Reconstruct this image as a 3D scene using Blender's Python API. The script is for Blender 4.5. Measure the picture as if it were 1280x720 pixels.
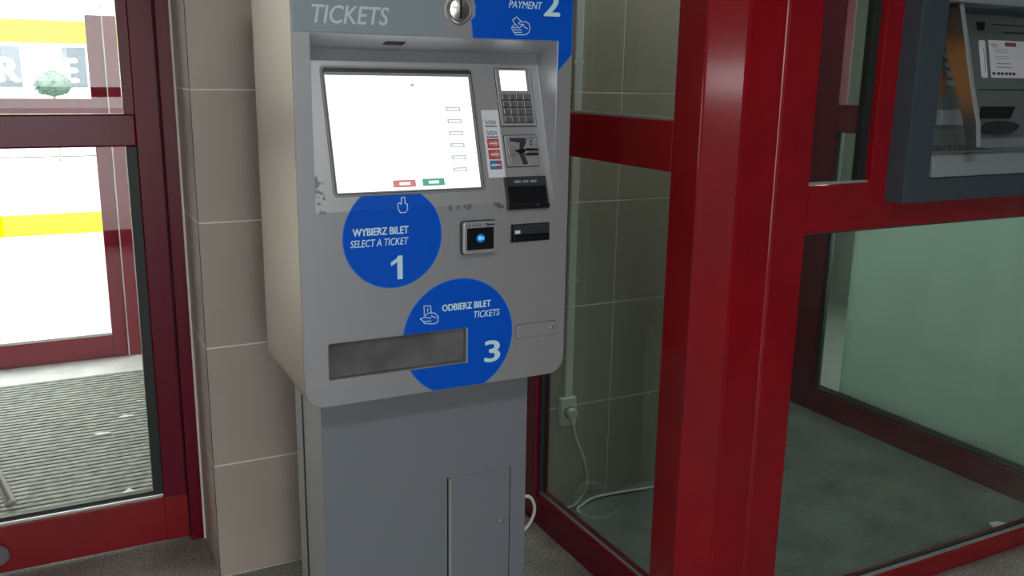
import bpy, bmesh, math, random
from mathutils import Vector, Matrix
random.seed(7)
S = bpy.context.scene
for o in list(bpy.data.objects): bpy.data.objects.remove(o, do_unlink=True)
C = S.collection

# ------------------------------------------------------------------ camera
F_PX, PITCH, YAW, ROLL = 1136.2, 0.2281, 0.4765, 0.01532
cy, sy, cp, sp = math.cos(YAW), math.sin(YAW), math.cos(PITCH), math.sin(PITCH)
fw = Vector((sy*cp, cy*cp, -sp)); rt = Vector((cy, -sy, 0)); up = rt.cross(fw)
r2 = math.cos(ROLL)*rt + math.sin(ROLL)*up; u2 = -math.sin(ROLL)*rt + math.cos(ROLL)*up
cam = bpy.data.objects.new('camera', bpy.data.cameras.new('camera')); C.objects.link(cam)
cam.matrix_world = Matrix(((r2.x, u2.x, -fw.x, 0), (r2.y, u2.y, -fw.y, 0), (r2.z, u2.z, -fw.z, 1.65), (0, 0, 0, 1)))
cam.data.sensor_width = 36; cam.data.lens = F_PX/1280*36; cam.data.clip_start = 0.02
S.camera = cam
# ------------------------------------------------------------------ sky, exposure
S.view_settings.view_transform = 'Standard'; S.view_settings.look = 'None'
S.view_settings.exposure = 0.0; S.view_settings.gamma = 1
W = bpy.data.worlds.new('overcast_sky'); S.world = W; W.use_nodes = True
W.node_tree.nodes['Background'].inputs[0].default_value = (0.98, 0.99, 1.0, 1)
W.node_tree.nodes['Background'].inputs[1].default_value = 5.5
FILL_HALL, FILL_BOOTH = 21, 15

# ------------------------------------------------------------------ materials
def mat(name, col, rough=0.5, metal=0.0, emit=None, estr=0, bump=0, bscale=200, var=0, vscale=8, stretch=None,
        spec=0.5, coat=0, aniso=0, col2=None, ramp=(0.4, 0.6), rvar=0):
    m = bpy.data.materials.new(name); m.use_nodes = True
    nt = m.node_tree; N = nt.nodes; L = nt.links; b = N['Principled BSDF']
    b.inputs['Base Color'].default_value = (*col, 1); b.inputs['Roughness'].default_value = rough
    b.inputs['Metallic'].default_value = metal; b.inputs['Specular IOR Level'].default_value = spec
    b.inputs['Coat Weight'].default_value = coat; b.inputs['Coat Roughness'].default_value = 0.08
    if emit: b.inputs['Emission Color'].default_value = (*emit, 1); b.inputs['Emission Strength'].default_value = estr
    if bump or var or col2 or rvar:
        tc = N.new('ShaderNodeTexCoord'); mp = N.new('ShaderNodeMapping'); L.new(tc.outputs['Object'], mp.inputs[0])
        if stretch: mp.inputs['Scale'].default_value = stretch
    if var or col2:
        n = N.new('ShaderNodeTexNoise'); n.inputs['Scale'].default_value = vscale; n.inputs['Detail'].default_value = 6
        L.new(mp.outputs[0], n.inputs['Vector'])
        r = N.new('ShaderNodeValToRGB'); L.new(n.outputs['Fac'], r.inputs[0])
        r.color_ramp.elements[0].position, r.color_ramp.elements[1].position = ramp
        c2 = col2 or tuple(min(1, c*(1+var)) for c in col)
        c1 = col if col2 else tuple(c*(1-var) for c in col)
        r.color_ramp.elements[0].color = (*c1, 1); r.color_ramp.elements[1].color = (*c2, 1)
        L.new(r.outputs[0], b.inputs['Base Color'])
    if rvar:
        n3 = N.new('ShaderNodeTexNoise'); n3.inputs['Scale'].default_value = 14; n3.inputs['Detail'].default_value = 5
        L.new(mp.outputs[0], n3.inputs['Vector'])
        mr = N.new('ShaderNodeMapRange'); L.new(n3.outputs['Fac'], mr.inputs[0])
        mr.inputs[3].default_value = rough-rvar; mr.inputs[4].default_value = rough+rvar
        L.new(mr.outputs[0], b.inputs['Roughness'])
    if bump:
        n2 = N.new('ShaderNodeTexNoise'); n2.inputs['Scale'].default_value = bscale; n2.inputs['Detail'].default_value = 3
        L.new(mp.outputs[0], n2.inputs['Vector'])
        bp = N.new('ShaderNodeBump'); bp.inputs['Strength'].default_value = bump; bp.inputs['Distance'].default_value = 0.002
        L.new(n2.outputs['Fac'], bp.inputs['Height']); L.new(bp.outputs[0], b.inputs['Normal'])
    return m

def glass(name, tint, refl=1.0):
    m = bpy.data.materials.new(name); m.use_nodes = True
    nt = m.node_tree; N = nt.nodes; L = nt.links; N.remove(N['Principled BSDF'])
    t = N.new('ShaderNodeBsdfTransparent'); t.inputs[0].default_value = (*tint, 1)
    g = N.new('ShaderNodeBsdfGlossy'); g.inputs['Roughness'].default_value = 0.01
    f = N.new('ShaderNodeFresnel')      # both faces of a pane reflect like air to glass
    ge = N.new('ShaderNodeNewGeometry'); ir = N.new('ShaderNodeMapRange'); L.new(ge.outputs['Backfacing'], ir.inputs[0])
    ir.inputs[3].default_value = 1.5; ir.inputs[4].default_value = 1/1.5; L.new(ir.outputs[0], f.inputs[0])
    mu = N.new('ShaderNodeMath'); mu.operation = 'MULTIPLY'; mu.inputs[1].default_value = refl; L.new(f.outputs[0], mu.inputs[0])
    mx = N.new('ShaderNodeMixShader'); L.new(mu.outputs[0], mx.inputs[0]); L.new(t.outputs[0], mx.inputs[1]); L.new(g.outputs[0], mx.inputs[2])
    L.new(mx.outputs[0], N['Material Output'].inputs[0]); return m

def terrazzo(name, base, light, dark, rough=0.45):
    m = mat(name, base, rough); nt = m.node_tree; N = nt.nodes; L = nt.links; b = N['Principled BSDF']
    tc = N.new('ShaderNodeTexCoord')
    v = N.new('ShaderNodeTexNoise'); v.inputs['Scale'].default_value = 110; v.inputs['Detail'].default_value = 3; L.new(tc.outputs['Object'], v.inputs['Vector'])
    r = N.new('ShaderNodeValToRGB'); L.new(v.outputs['Fac'], r.inputs[0])
    e = r.color_ramp.elements; e[0].position = 0.32; e[0].color = (*dark, 1); e[1].position = 0.72; e[1].color = (*light, 1)
    k = e.new(0.5); k.color = (*base, 1)
    n = N.new('ShaderNodeTexNoise'); n.inputs['Scale'].default_value = 4.5; n.inputs['Detail'].default_value = 7; L.new(tc.outputs['Object'], n.inputs['Vector'])
    r2_ = N.new('ShaderNodeValToRGB'); L.new(n.outputs['Fac'], r2_.inputs[0])
    r2_.color_ramp.elements[0].position = 0.3; r2_.color_ramp.elements[0].color = (0.55, 0.55, 0.55, 1)
    r2_.color_ramp.elements[1].position = 0.6; r2_.color_ramp.elements[1].color = (1, 1, 1, 1)
    x = N.new('ShaderNodeMixRGB'); x.blend_type = 'MULTIPLY'; x.inputs[0].default_value = 1
    L.new(r.outputs[0], x.inputs[1]); L.new(r2_.outputs[0], x.inputs[2]); L.new(x.outputs[0], b.inputs['Base Color'])
    return m

def worn_metal(name, col, rough, metal):
    """painted steel with worn dark patches along the fold under the display"""
    m = mat(name, col, rough, metal, bump=0.12, bscale=60, stretch=(1, 1, 9))
    nt = m.node_tree; N = nt.nodes; L = nt.links; b = N['Principled BSDF']
    tc = N.new('ShaderNodeTexCoord'); s = N.new('ShaderNodeSeparateXYZ'); L.new(tc.outputs['Object'], s.inputs[0])
    def band(sock, lo, hi, soft):
        a = N.new('ShaderNodeMapRange'); L.new(sock, a.inputs[0]); a.interpolation_type = 'SMOOTHSTEP'
        a.inputs[1].default_value = lo-soft; a.inputs[2].default_value = lo
        c = N.new('ShaderNodeMapRange'); L.new(sock, c.inputs[0]); c.interpolation_type = 'SMOOTHSTEP'
        c.inputs[1].default_value = hi; c.inputs[2].default_value = hi+soft; c.inputs[3].default_value = 1; c.inputs[4].default_value = 0
        u = N.new('ShaderNodeMath'); u.operation = 'MULTIPLY'; L.new(a.outputs[0], u.inputs[0]); L.new(c.outputs[0], u.inputs[1]); return u.outputs[0]
    def mul(a, c, op='MULTIPLY'):
        u = N.new('ShaderNodeMath'); u.operation = op; L.new(a, u.inputs[0]); L.new(c, u.inputs[1]); return u.outputs[0]
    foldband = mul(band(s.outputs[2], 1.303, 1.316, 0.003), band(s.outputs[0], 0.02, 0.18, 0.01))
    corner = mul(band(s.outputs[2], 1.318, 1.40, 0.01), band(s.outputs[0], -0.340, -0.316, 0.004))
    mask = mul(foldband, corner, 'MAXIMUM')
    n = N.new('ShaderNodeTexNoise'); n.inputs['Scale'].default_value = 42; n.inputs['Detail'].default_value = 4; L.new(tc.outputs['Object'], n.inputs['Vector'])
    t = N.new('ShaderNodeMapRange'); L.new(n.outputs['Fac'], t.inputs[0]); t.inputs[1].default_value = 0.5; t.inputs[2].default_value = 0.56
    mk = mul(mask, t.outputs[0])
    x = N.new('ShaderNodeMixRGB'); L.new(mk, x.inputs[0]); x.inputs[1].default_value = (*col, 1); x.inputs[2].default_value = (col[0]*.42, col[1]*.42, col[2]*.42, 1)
    L.new(x.outputs[0], b.inputs['Base Color']); return m

M = {}
M['red'] = mat('glossy_red_paint', (0.26, 0.001, 0.007), 0.14, bump=0.05, bscale=9, coat=0.3, var=0.08, vscale=5)
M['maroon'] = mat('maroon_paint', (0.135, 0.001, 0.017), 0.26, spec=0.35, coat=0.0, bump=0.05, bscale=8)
M['maroon_outer'] = mat('pinkish_maroon_paint', (0.25, 0.012, 0.03), 0.65, spec=0.2)  # lighter, pinker and more matte than the other maroon
M['tile'] = mat('beige_tile', (0.42, 0.37, 0.315), 0.32, var=0.03, vscale=5, rvar=0.05)
M['grout'] = mat('pale_grout', (0.85, 0.80, 0.74), 0.9)
M['floor'] = terrazzo('dark_terrazzo', (0.30, 0.285, 0.265), (0.50, 0.47, 0.44), (0.16, 0.15, 0.14))
M['booth_floor'] = terrazzo('grey_concrete', (0.17, 0.19, 0.175), (0.21, 0.23, 0.21), (0.125, 0.145, 0.13), 0.6)
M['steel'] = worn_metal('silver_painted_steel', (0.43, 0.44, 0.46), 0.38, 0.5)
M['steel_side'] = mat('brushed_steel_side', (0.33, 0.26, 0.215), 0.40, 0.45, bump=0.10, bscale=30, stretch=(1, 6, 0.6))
M['panel_grey'] = mat('grey_blue_header', (0.30, 0.375, 0.41), 0.35, 0.1)
M['pedestal'] = mat('blue_grey_painted_steel', (0.235, 0.26, 0.29), 0.42, 0.25, bump=0.06, bscale=150)
M['pedestal_side'] = mat('light_grey_painted_steel', (0.38, 0.39, 0.39), 0.42, 0.25)
M['blue'] = mat('blue_vinyl', (0.0, 0.10, 0.66), 0.42, spec=0.2)
M['blue_light'] = mat('light_blue_edge', (0.12, 0.33, 0.72), 0.35)
M['letter'] = mat('pale_blue_lettering', (0.62, 0.92, 1.0), 0.4)
M['letter_grey'] = mat('pale_grey_lettering', (0.62, 0.74, 0.80), 0.4)
M['chrome'] = mat('chrome', (0.72, 0.70, 0.68), 0.28, 1.0)
M['alu'] = mat('aluminium', (0.62, 0.62, 0.61), 0.3, 0.9)
M['black'] = mat('black_plastic', (0.006, 0.007, 0.009), 0.25)
M['dark'] = mat('dark_plastic', (0.03, 0.033, 0.038), 0.4)
M['gasket'] = mat('black_green_rubber', (0.015, 0.02, 0.02), 0.5)
M['smoke'] = mat('smoked_plastic', (0.06, 0.062, 0.068), 0.3, col2=(0.17, 0.17, 0.175), vscale=7, ramp=(0.3, 0.65))
M['grey'] = mat('mid_grey_plastic', (0.26, 0.27, 0.28), 0.45)
M['key'] = mat('grey_metal_key', (0.22, 0.22, 0.23), 0.3, 0.6)
M['white'] = mat('white_plastic', (0.74, 0.75, 0.74), 0.4)
M['paper'] = mat('white_sticker', (0.78, 0.80, 0.84), 0.5)
M['screen'] = mat('lit_screen', (0.02, 0.02, 0.02), 0.2, emit=(0.95, 1.0, 1.0), estr=1.6)
M['screen_line'] = mat('screen_button_edge', (0.1, 0.1, 0.1), 0.3, emit=(0.40, 0.44, 0.40), estr=1)
M['screen_white'] = mat('screen_button_face', (0.1, 0.1, 0.1), 0.3, emit=(0.9, 0.93, 0.92), estr=1)
M['screen_red'] = mat('screen_red_button', (0.1, 0, 0), 0.3, emit=(0.62, 0.23, 0.22), estr=1)
M['screen_green'] = mat('screen_green_button', (0, 0.1, 0), 0.3, emit=(0.10, 0.36, 0.26), estr=1)
M['glow'] = mat('cyan_indicator', (0, 0.1, 0.2), 0.3, emit=(0.10, 0.52, 0.95), estr=1.0)
M['glow_dim'] = mat('dim_blue_indicator', (0, 0.02, 0.05), 0.3, emit=(0.01, 0.09, 0.25), estr=1.0)
M['visa'] = mat('dark_blue_print', (0.02, 0.06, 0.22), 0.5)
M['print_red'] = mat('red_print', (0.50, 0.03, 0.06), 0.5)
M['print_orange'] = mat('orange_print', (0.62, 0.30, 0.15), 0.5)
M['print_blue'] = mat('teal_blue_print', (0.03, 0.20, 0.38), 0.5)
M['print_grey'] = mat('grey_print', (0.30, 0.32, 0.36), 0.6)
M['print_purple'] = mat('purple_print', (0.22, 0.07, 0.16), 0.6)
M['atm'] = mat('slate_grey_plastic', (0.05, 0.072, 0.088), 0.42, bump=0.08, bscale=300)
M['atm_light'] = mat('light_grey_plastic', (0.27, 0.31, 0.32), 0.4)
M['atm_mid'] = mat('grey_green_plastic', (0.13, 0.16, 0.16), 0.42)
M['amber'] = mat('painted_amber_glow', (0.36, 0.15, 0.05), 0.35)  # amber glow put into a plain base colour
M['glass'] = glass('clear_glass', (0.94, 0.955, 0.94), 0.9)
M['glass_green'] = glass('green_tinted_glass', (0.80, 0.88, 0.84), 1.3)
M['glass_inner'] = glass('inner_tinted_glass', (0.91, 0.955, 0.93), 1.0)
M['yellow'] = glass('yellow_transparent_film', (0.80, 0.88, 0.012), 0.2)
M['board'] = mat('frosted_pale_green_board', (0.60, 0.67, 0.62), 0.6, var=0.05, vscale=3)
_n = M['board'].node_tree; _t = _n.nodes.new('ShaderNodeBsdfTranslucent'); _t.inputs[0].default_value = (0.70, 0.76, 0.71, 1)
_m = _n.nodes.new('ShaderNodeMixShader'); _m.inputs[0].default_value = 0.45
_n.links.new(_n.nodes['Principled BSDF'].outputs[0], _m.inputs[1]); _n.links.new(_t.outputs[0], _m.inputs[2]); _n.links.new(_m.outputs[0], _n.nodes['Material Output'].inputs[0])
M['plaster'] = mat('grey_plaster', (0.36, 0.37, 0.35), 0.85, var=0.06, vscale=3)
M['plaster_dark'] = mat('dark_plaster', (0.22, 0.22, 0.20), 0.85)
M['ceiling'] = mat('ceiling_paint', (0.55, 0.55, 0.53), 0.9)
M['mat'] = mat('grey_mat_rib', (0.30, 0.31, 0.285), 0.7, var=0.2, vscale=30)
M['mat_dark'] = mat('mat_groove', (0.03, 0.03, 0.03), 0.9)
M['threshold'] = mat('pale_stone', (0.80, 0.82, 0.80), 0.5, var=0.08, vscale=6)
M['cable'] = mat('white_cable', (0.62, 0.63, 0.60), 0.5)
M['pave'] = mat('pale_paving', (0.55, 0.55, 0.54), 0.8)
M['facade'] = mat('white_render', (0.75, 0.78, 0.78), 0.8)
M['sign_blue'] = mat('grey_blue_sign', (0.055, 0.08, 0.11), 0.6, col2=(0.085, 0.115, 0.15), vscale=9)
M['leaf'] = mat('hazy_green_leaves', (0.06, 0.12, 0.085), 0.8, col2=(0.12, 0.20, 0.15), vscale=14)
M['lamp'] = mat('fill_lamp_glow', (1, 1, 1), 0.5, emit=(1, 0.97, 0.92), estr=3)  # glow of the added, unseen fill lamps

_m = mat('painted_amber_reflection', (0.08, 0.09, 0.09), 0.4); _n = _m.node_tree; M['lining_reflection'] = _m  # amber reflection on the shield, painted as a gradient over height
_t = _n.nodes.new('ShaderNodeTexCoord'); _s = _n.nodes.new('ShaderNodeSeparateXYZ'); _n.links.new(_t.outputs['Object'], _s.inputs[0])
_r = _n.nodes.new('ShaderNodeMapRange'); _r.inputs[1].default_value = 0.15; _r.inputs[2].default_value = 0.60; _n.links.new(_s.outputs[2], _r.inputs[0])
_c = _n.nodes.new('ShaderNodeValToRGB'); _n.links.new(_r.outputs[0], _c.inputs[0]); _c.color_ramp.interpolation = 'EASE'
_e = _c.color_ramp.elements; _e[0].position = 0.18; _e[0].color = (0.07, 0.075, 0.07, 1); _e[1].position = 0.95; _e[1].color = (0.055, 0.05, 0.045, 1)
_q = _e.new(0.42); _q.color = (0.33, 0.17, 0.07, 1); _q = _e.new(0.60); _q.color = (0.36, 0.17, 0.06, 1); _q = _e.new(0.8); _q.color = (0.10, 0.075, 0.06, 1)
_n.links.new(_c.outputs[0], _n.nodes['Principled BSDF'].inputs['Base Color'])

# ------------------------------------------------------------------ geometry helpers
def link(name, bm, m, parent=None, bevel=0, smooth=False, origin=(0, 0, 0), seg=2):
    me = bpy.data.meshes.new(name); bmesh.ops.recalc_face_normals(bm, faces=bm.faces)
    o = bpy.data.objects.new(name, me)
    if parent is not None: o.parent = parent; off = Vector(parent['_w']) if '_w' in parent else Vector((0, 0, 0))
    else: off = Vector((0, 0, 0))
    if off.length: bmesh.ops.translate(bm, verts=bm.verts, vec=-off)
    bm.to_mesh(me); bm.free(); me.materials.append(m if not isinstance(m, str) else M[m])
    if smooth:
        for p in me.polygons: p.use_smooth = True
    C.objects.link(o)
    if bevel:
        b = o.modifiers.new('bevel', 'BEVEL'); b.width = bevel; b.segments = seg; b.limit_method = 'ANGLE'; b.angle_limit = math.radians(35)
        b.harden_normals = False
    if parent is not None and '_w' in parent: o['_w'] = parent['_w']
    return o
def empty(name, label=None, cat=None, loc=(0, 0, 0), group=None):
    o = bpy.data.objects.new(name, None); C.objects.link(o); o.location = loc; o['_w'] = tuple(loc); o.empty_display_size = 0.05
    if label: o['label'] = label; o['category'] = cat
    else: o['kind'] = 'structure'
    if group: o['group'] = group
    return o
def tag(o, label, cat, group=None):
    o['label'] = label; o['category'] = cat
    if group: o['group'] = group
    return o
def abox(bm, x0, x1, y0, y1, z0, z1):
    v = [bm.verts.new((x, y, z)) for x in (x0, x1) for y in (y0, y1) for z in (z0, z1)]
    for f in ((0, 1, 3, 2), (4, 6, 7, 5), (0, 4, 5, 1), (2, 3, 7, 6), (0, 2, 6, 4), (1, 5, 7, 3)): bm.faces.new([v[i] for i in f])
def box(name, x0, x1, y0, y1, z0, z1, m, parent=None, bevel=0):
    bm = bmesh.new(); abox(bm, x0, x1, y0, y1, z0, z1); return link(name, bm, m, parent, bevel)
def struct(o): o['kind'] = 'structure'; return o

class Fr:      # a plane in the world: origin, two in-plane axes, outward normal
    def __init__(s, o, ex, ey): s.o = Vector(o); s.ex = Vector(ex).normalized(); s.ey = Vector(ey).normalized(); s.n = s.ex.cross(s.ey)
    def p(s, x, y, d=0): return s.o + s.ex*x + s.ey*y + s.n*d
def prism(bm, fr, pts, d0, d1):
    a = [bm.verts.new(fr.p(x, y, d0)) for x, y in pts]; b = [bm.verts.new(fr.p(x, y, d1)) for x, y in pts]
    n = len(pts); bm.faces.new(a); bm.faces.new(b)
    for i in range(n): bm.faces.new((a[i], a[(i+1) % n], b[(i+1) % n], b[i]))
def rect(x0, x1, y0, y1, r=0, n=6):
    if not r: return [(x0, y0), (x1, y0), (x1, y1), (x0, y1)]
    out = []
    for cx, cyy, a0 in ((x1-r, y0+r, -90), (x1-r, y1-r, 0), (x0+r, y1-r, 90), (x0+r, y0+r, 180)):
        for i in range(n+1):
            a = math.radians(a0+90*i/n); out.append((cx+r*math.cos(a), cyy+r*math.sin(a)))
    return out
def disc(cx, cyy, r, n=48, a0=0, a1=360):
    k = n if a1-a0 == 360 else n+1
    return [(cx+r*math.cos(math.radians(a0+(a1-a0)*i/n)), cyy+r*math.sin(math.radians(a0+(a1-a0)*i/n))) for i in range(k)]
def pr(name, fr, pts, d0, d1, m, parent=None, bevel=0):
    bm = bmesh.new(); prism(bm, fr, pts, d0, d1); return link(name, bm, m, parent, bevel)
def clip(pts, f):      # keep f>=0
    out = []
    for i in range(len(pts)):
        a, b = pts[i], pts[(i+1) % len(pts)]; fa, fb = f(a), f(b)
        if fa >= 0: out.append(a)
        if fa*fb < 0: t = fa/(fa-fb); out.append((a[0]+(b[0]-a[0])*t, a[1]+(b[1]-a[1])*t))
    return out
def stroke(bm, fr, pts, w, d0, d1):
    for (x0, y0), (x1, y1) in zip(pts, pts[1:]):
        dx, dy = x1-x0, y1-y0; l = math.hypot(dx, dy) or 1e-9; nx, ny = -dy/l*w/2, dx/l*w/2
        ex, ey = dx/l*w*.35, dy/l*w*.35
        prism(bm, fr, [(x0+nx-ex, y0+ny-ey), (x0-nx-ex, y0-ny-ey), (x1-nx+ex, y1-ny+ey), (x1+nx+ex, y1+ny+ey)], d0, d1)
def text(name, s, fr, x0, x1, y0, y1, m, parent, d=0.0006, bold=0.0, shear=0.0):
    cu = bpy.data.curves.new(name, 'FONT'); cu.body = s; cu.size = 1; cu.shear = shear; cu.resolution_u = 3
    t = bpy.data.objects.new(name, cu); C.objects.link(t)
    bpy.context.view_layer.update()
    me = bpy.data.meshes.new_from_object(t.evaluated_get(bpy.context.evaluated_depsgraph_get()))
    bpy.data.objects.remove(t, do_unlink=True)
    bm = bmesh.new(); bm.from_mesh(me); bpy.data.meshes.remove(me)
    xs = [v.co.x for v in bm.verts]; ys = [v.co.y for v in bm.verts]; ax, bx, ay, by = min(xs), max(xs), min(ys), max(ys)
    src = list(bm.faces)
    for v in bm.verts:
        v.co = fr.p(x0+(v.co.x-ax)/(bx-ax)*(x1-x0), y0+(v.co.y-ay)/(by-ay)*(y1-y0), d)
    if bold:      # heavier strokes: the letters again, a hair to each side
        for k, (q, w) in enumerate(((-1, 0.3), (1, -0.3), (0.2, 1), (-0.2, -1))):
            g = bmesh.ops.duplicate(bm, geom=src)['geom']; b_ = bold*(y1-y0)*0.9
            bmesh.ops.translate(bm, verts=[e for e in g if isinstance(e, bmesh.types.BMVert)], vec=fr.ex*q*b_ + fr.ey*w*b_*0.6 + fr.n*0.00004*(k+1))
    return link(name, bm, m, parent)
def tube(name, pts, r, m, parent=None, res=8, smoothpath=True):
    n = 8; P = [Vector(p) for p in pts]
    if smoothpath:
        Q = []
        for i in range(len(P)-1):
            p0, p1, p2, p3 = P[max(i-1, 0)], P[i], P[i+1], P[min(i+2, len(P)-1)]
            for k in range(res):
                t = k/res; Q.append(0.5*((2*p1)+(p2-p0)*t+(2*p0-5*p1+4*p2-p3)*t*t+(-p0+3*p1-3*p2+p3)*t**3))
        Q.append(P[-1]); P = Q
    bm = bmesh.new(); prev = None; nrm = Vector((0.3, 0.2, 1))
    for i, p in enumerate(P):
        tg = (P[min(i+1, len(P)-1)]-P[max(i-1, 0)]).normalized()
        a = (nrm-tg*nrm.dot(tg)).normalized(); nrm = a; b = tg.cross(a)
        ring = [bm.verts.new(p+(a*math.cos(2*math.pi*k/n)+b*math.sin(2*math.pi*k/n))*r) for k in range(n)]
        if prev:
            for k in range(n): bm.faces.new((prev[k], prev[(k+1) % n], ring[(k+1) % n], ring[k]))
        else: bm.faces.new(ring)
        prev = ring
    bm.faces.new(prev); return link(name, bm, m, parent, smooth=True)

XP = (1, 0, 0); ZP = (0, 0, 1)
# ------------------------------------------------------------------ setting: floor, walls, ceiling
struct(box('floor', -2.7, 5.1, -3.1, 3.66, -0.1, 0, 'floor'))
fb = box('floor', 1.60, 5.1, 1.90, 4.7, -0.002, 0.004, 'booth_floor'); struct(fb)
struct(box('floor', -2.7, 2.5, 3.66, 5.75, -0.1, -0.004, 'threshold'))
struct(box('floor', 2.5, 5.1, 3.66, 4.7, -0.1, -0.002, 'plaster_dark'))
struct(box('ceiling', -2.7, 5.1, -3.1, 5.75, 2.9, 3.0, 'ceiling'))
wr = empty('wall_right')
for a in ((-3.1, 1.9, 0, 2.9), (3.6, 4.7, 0, 2.9), (1.9, 3.6, 0, 0.5), (1.9, 3.6, 2.3, 2.9)):
    box('wall_panel', 5.0, 5.1, a[0], a[1], a[2], a[3], 'plaster', wr)
struct(box('wall_right', 4.0, 5.0, 1.84, 1.9, 0, 2.9, 'plaster'))
struct(box('wall_rear', 2.5, 5.1, 4.6, 4.7, 0, 2.9, 'plaster_dark'))
struct(box('wall_booth', 2.42, 2.5, 3.0, 4.7, 0, 2.9, 'plaster'))
# left wall with a small high window
wl = empty('wall_left')
for a in ((-3.1, -1.85, 0, 2.9), (-1.0, 5.75, 0, 2.9), (-1.85, -1.0, 0, 1.545), (-1.85, -1.0, 1.77, 2.9)):
    box('wall_panel', -2.7, -2.6, a[0], a[1], a[2], a[3], 'plaster', wl)
# street side wall behind the photographer, with a wide glazed opening
wf = empty('wall_front')
box('wall_panel', -2.7, -1.7, -3.1, -3.0, 0, 2.9, 'plaster', wf); box('wall_panel', 0.8, 5.1, -3.1, -3.0, 0, 2.9, 'plaster', wf)
box('lintel', -1.7, 0.8, -3.1, -3.0, 2.35, 2.9, 'plaster', wf)
w4 = empty('window_4')
for x in (-1.7, -0.45, 0.74): box('post', x, x+0.07, -3.08, -3.02, 0, 2.35, 'maroon', w4)
box('kick_rail', -1.7, 0.8, -3.08, -3.02, 0, 0.15, 'maroon', w4); box('middle_rail', -1.7, 0.8, -3.08, -3.02, 1.41, 1.5, 'maroon', w4)

# tiled wall: core plus single tiles
wb = empty('wall_back')
box('wall_core', 0.4058, 2.5, 2.8812, 3.35, 0, 2.9, 'grout', wb)
TX = [0.405, 0.735, 1.335, 1.935, 2.5]; rows = [0, 0.4, 0.8, 1.2, 1.6, 2.0, 2.4, 2.8]
for i in range(4):
    for k in range(7):
        j = random.uniform(0, 0.0008); g = 0.0022
        box('tile', TX[i]+(0.0005 if i == 0 else g), TX[i+1]-g, 2.88+j, 2.8885, rows[k]+g, rows[k+1]-g, 'tile', wb, bevel=0.0012)
for k in range(7):
    box('tile', 0.405+random.uniform(0, 0.0008), 0.4135, 2.8845, 3.185, rows[k]+0.0022, rows[k+1]-0.0022, 'tile', wb, bevel=0.0012)
struct(box('trim_2', 0.399, 0.4056, 3.181, 3.20, 0, 2.88, 'grout'))
struct(box('trim_3', 0.4035, 0.4055, 2.8805, 2.8835, 0, 2.88, 'dark'))
# vestibule side wall
struct(box('wall_side', 0.50, 0.60, 3.35, 5.6, 0, 2.9, 'facade'))

# ------------------------------------------------------------------ left door (door_1) in its frame
d1 = empty('door_1', loc=(-0.2, 3.2, 0))
box('door_frame', 0.356, 0.424, 3.185, 3.27, 0, 2.5, 'maroon', d1, bevel=0.003)
box('door_frame', -2.6, 0.424, 3.185, 3.27, 2.5, 2.9, 'maroon', d1, bevel=0.003)
box('stile', 0.276, 0.352, 3.20, 3.25, 0.012, 2.49, 'maroon', d1, bevel=0.003)
box('stile', 0.244, 0.277, 3.205, 3.245, 1.50, 2.49, 'maroon', d1, bevel=0.002)
box('middle_rail', -0.66, 0.277, 3.20, 3.25, 1.412, 1.516, 'maroon', d1, bevel=0.006)
box('kick_rail', -0.66, 0.277, 3.20, 3.25, 0.012, 0.178, 'red', d1, bevel=0.003)
box('kick_rail', 0.276, 0.352, 3.1985, 3.20, 0.012, 0.178, 'red', d1)
box('glazing_bead', -0.66, 0.274, 3.2005, 3.235, 0.178, 0.193, 'chrome', d1, bevel=0.003)
box('stile', -0.74, -0.66, 3.20, 3.25, 0.012, 2.49, 'maroon', d1, bevel=0.003)
box('gasket', 0.243, 0.276, 3.205, 3.245, 0.193, 1.412, 'gasket', d1, bevel=0.002)
box('gasket', -0.66, 0.243, 3.212, 3.24, 0.193, 0.204, 'gasket', d1)
box('lower_pane', -0.66, 0.244, 3.223, 3.229, 0.20, 1.413, 'glass', d1)
box('upper_pane', -0.66, 0.245, 3.223, 3.229, 1.515, 2.49, 'glass', d1)
fd = Fr((0, 3.2, 0), XP, ZP)
lk = pr('floor_lock', fd, disc(-0.252, 0.083, 0.037, 28), 0, 0.012, 'key', d1, 0.003)
pr('keyhole', fd, rect(-0.256, -0.248, 0.07, 0.092), 0.0122, 0.013, 'black', lk)
box('door_stop', 0.345, 0.362, 3.22, 3.265, 0, 2.5, 'gasket', d1)
# fixed glazing to the left of the door
w5 = empty('window_5')
box('post', -0.82, -0.745, 3.19, 3.26, 0, 2.5, 'maroon', w5); box('kick_rail', -2.6, -0.82, 3.19, 3.26, 0, 0.18, 'maroon', w5)
box('middle_rail', -2.6, -0.82, 3.19, 3.26, 1.41, 1.52, 'maroon', w5); box('pane', -2.6, -0.82, 3.223, 3.229, 0.18, 2.5, 'glass', w5)

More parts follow.
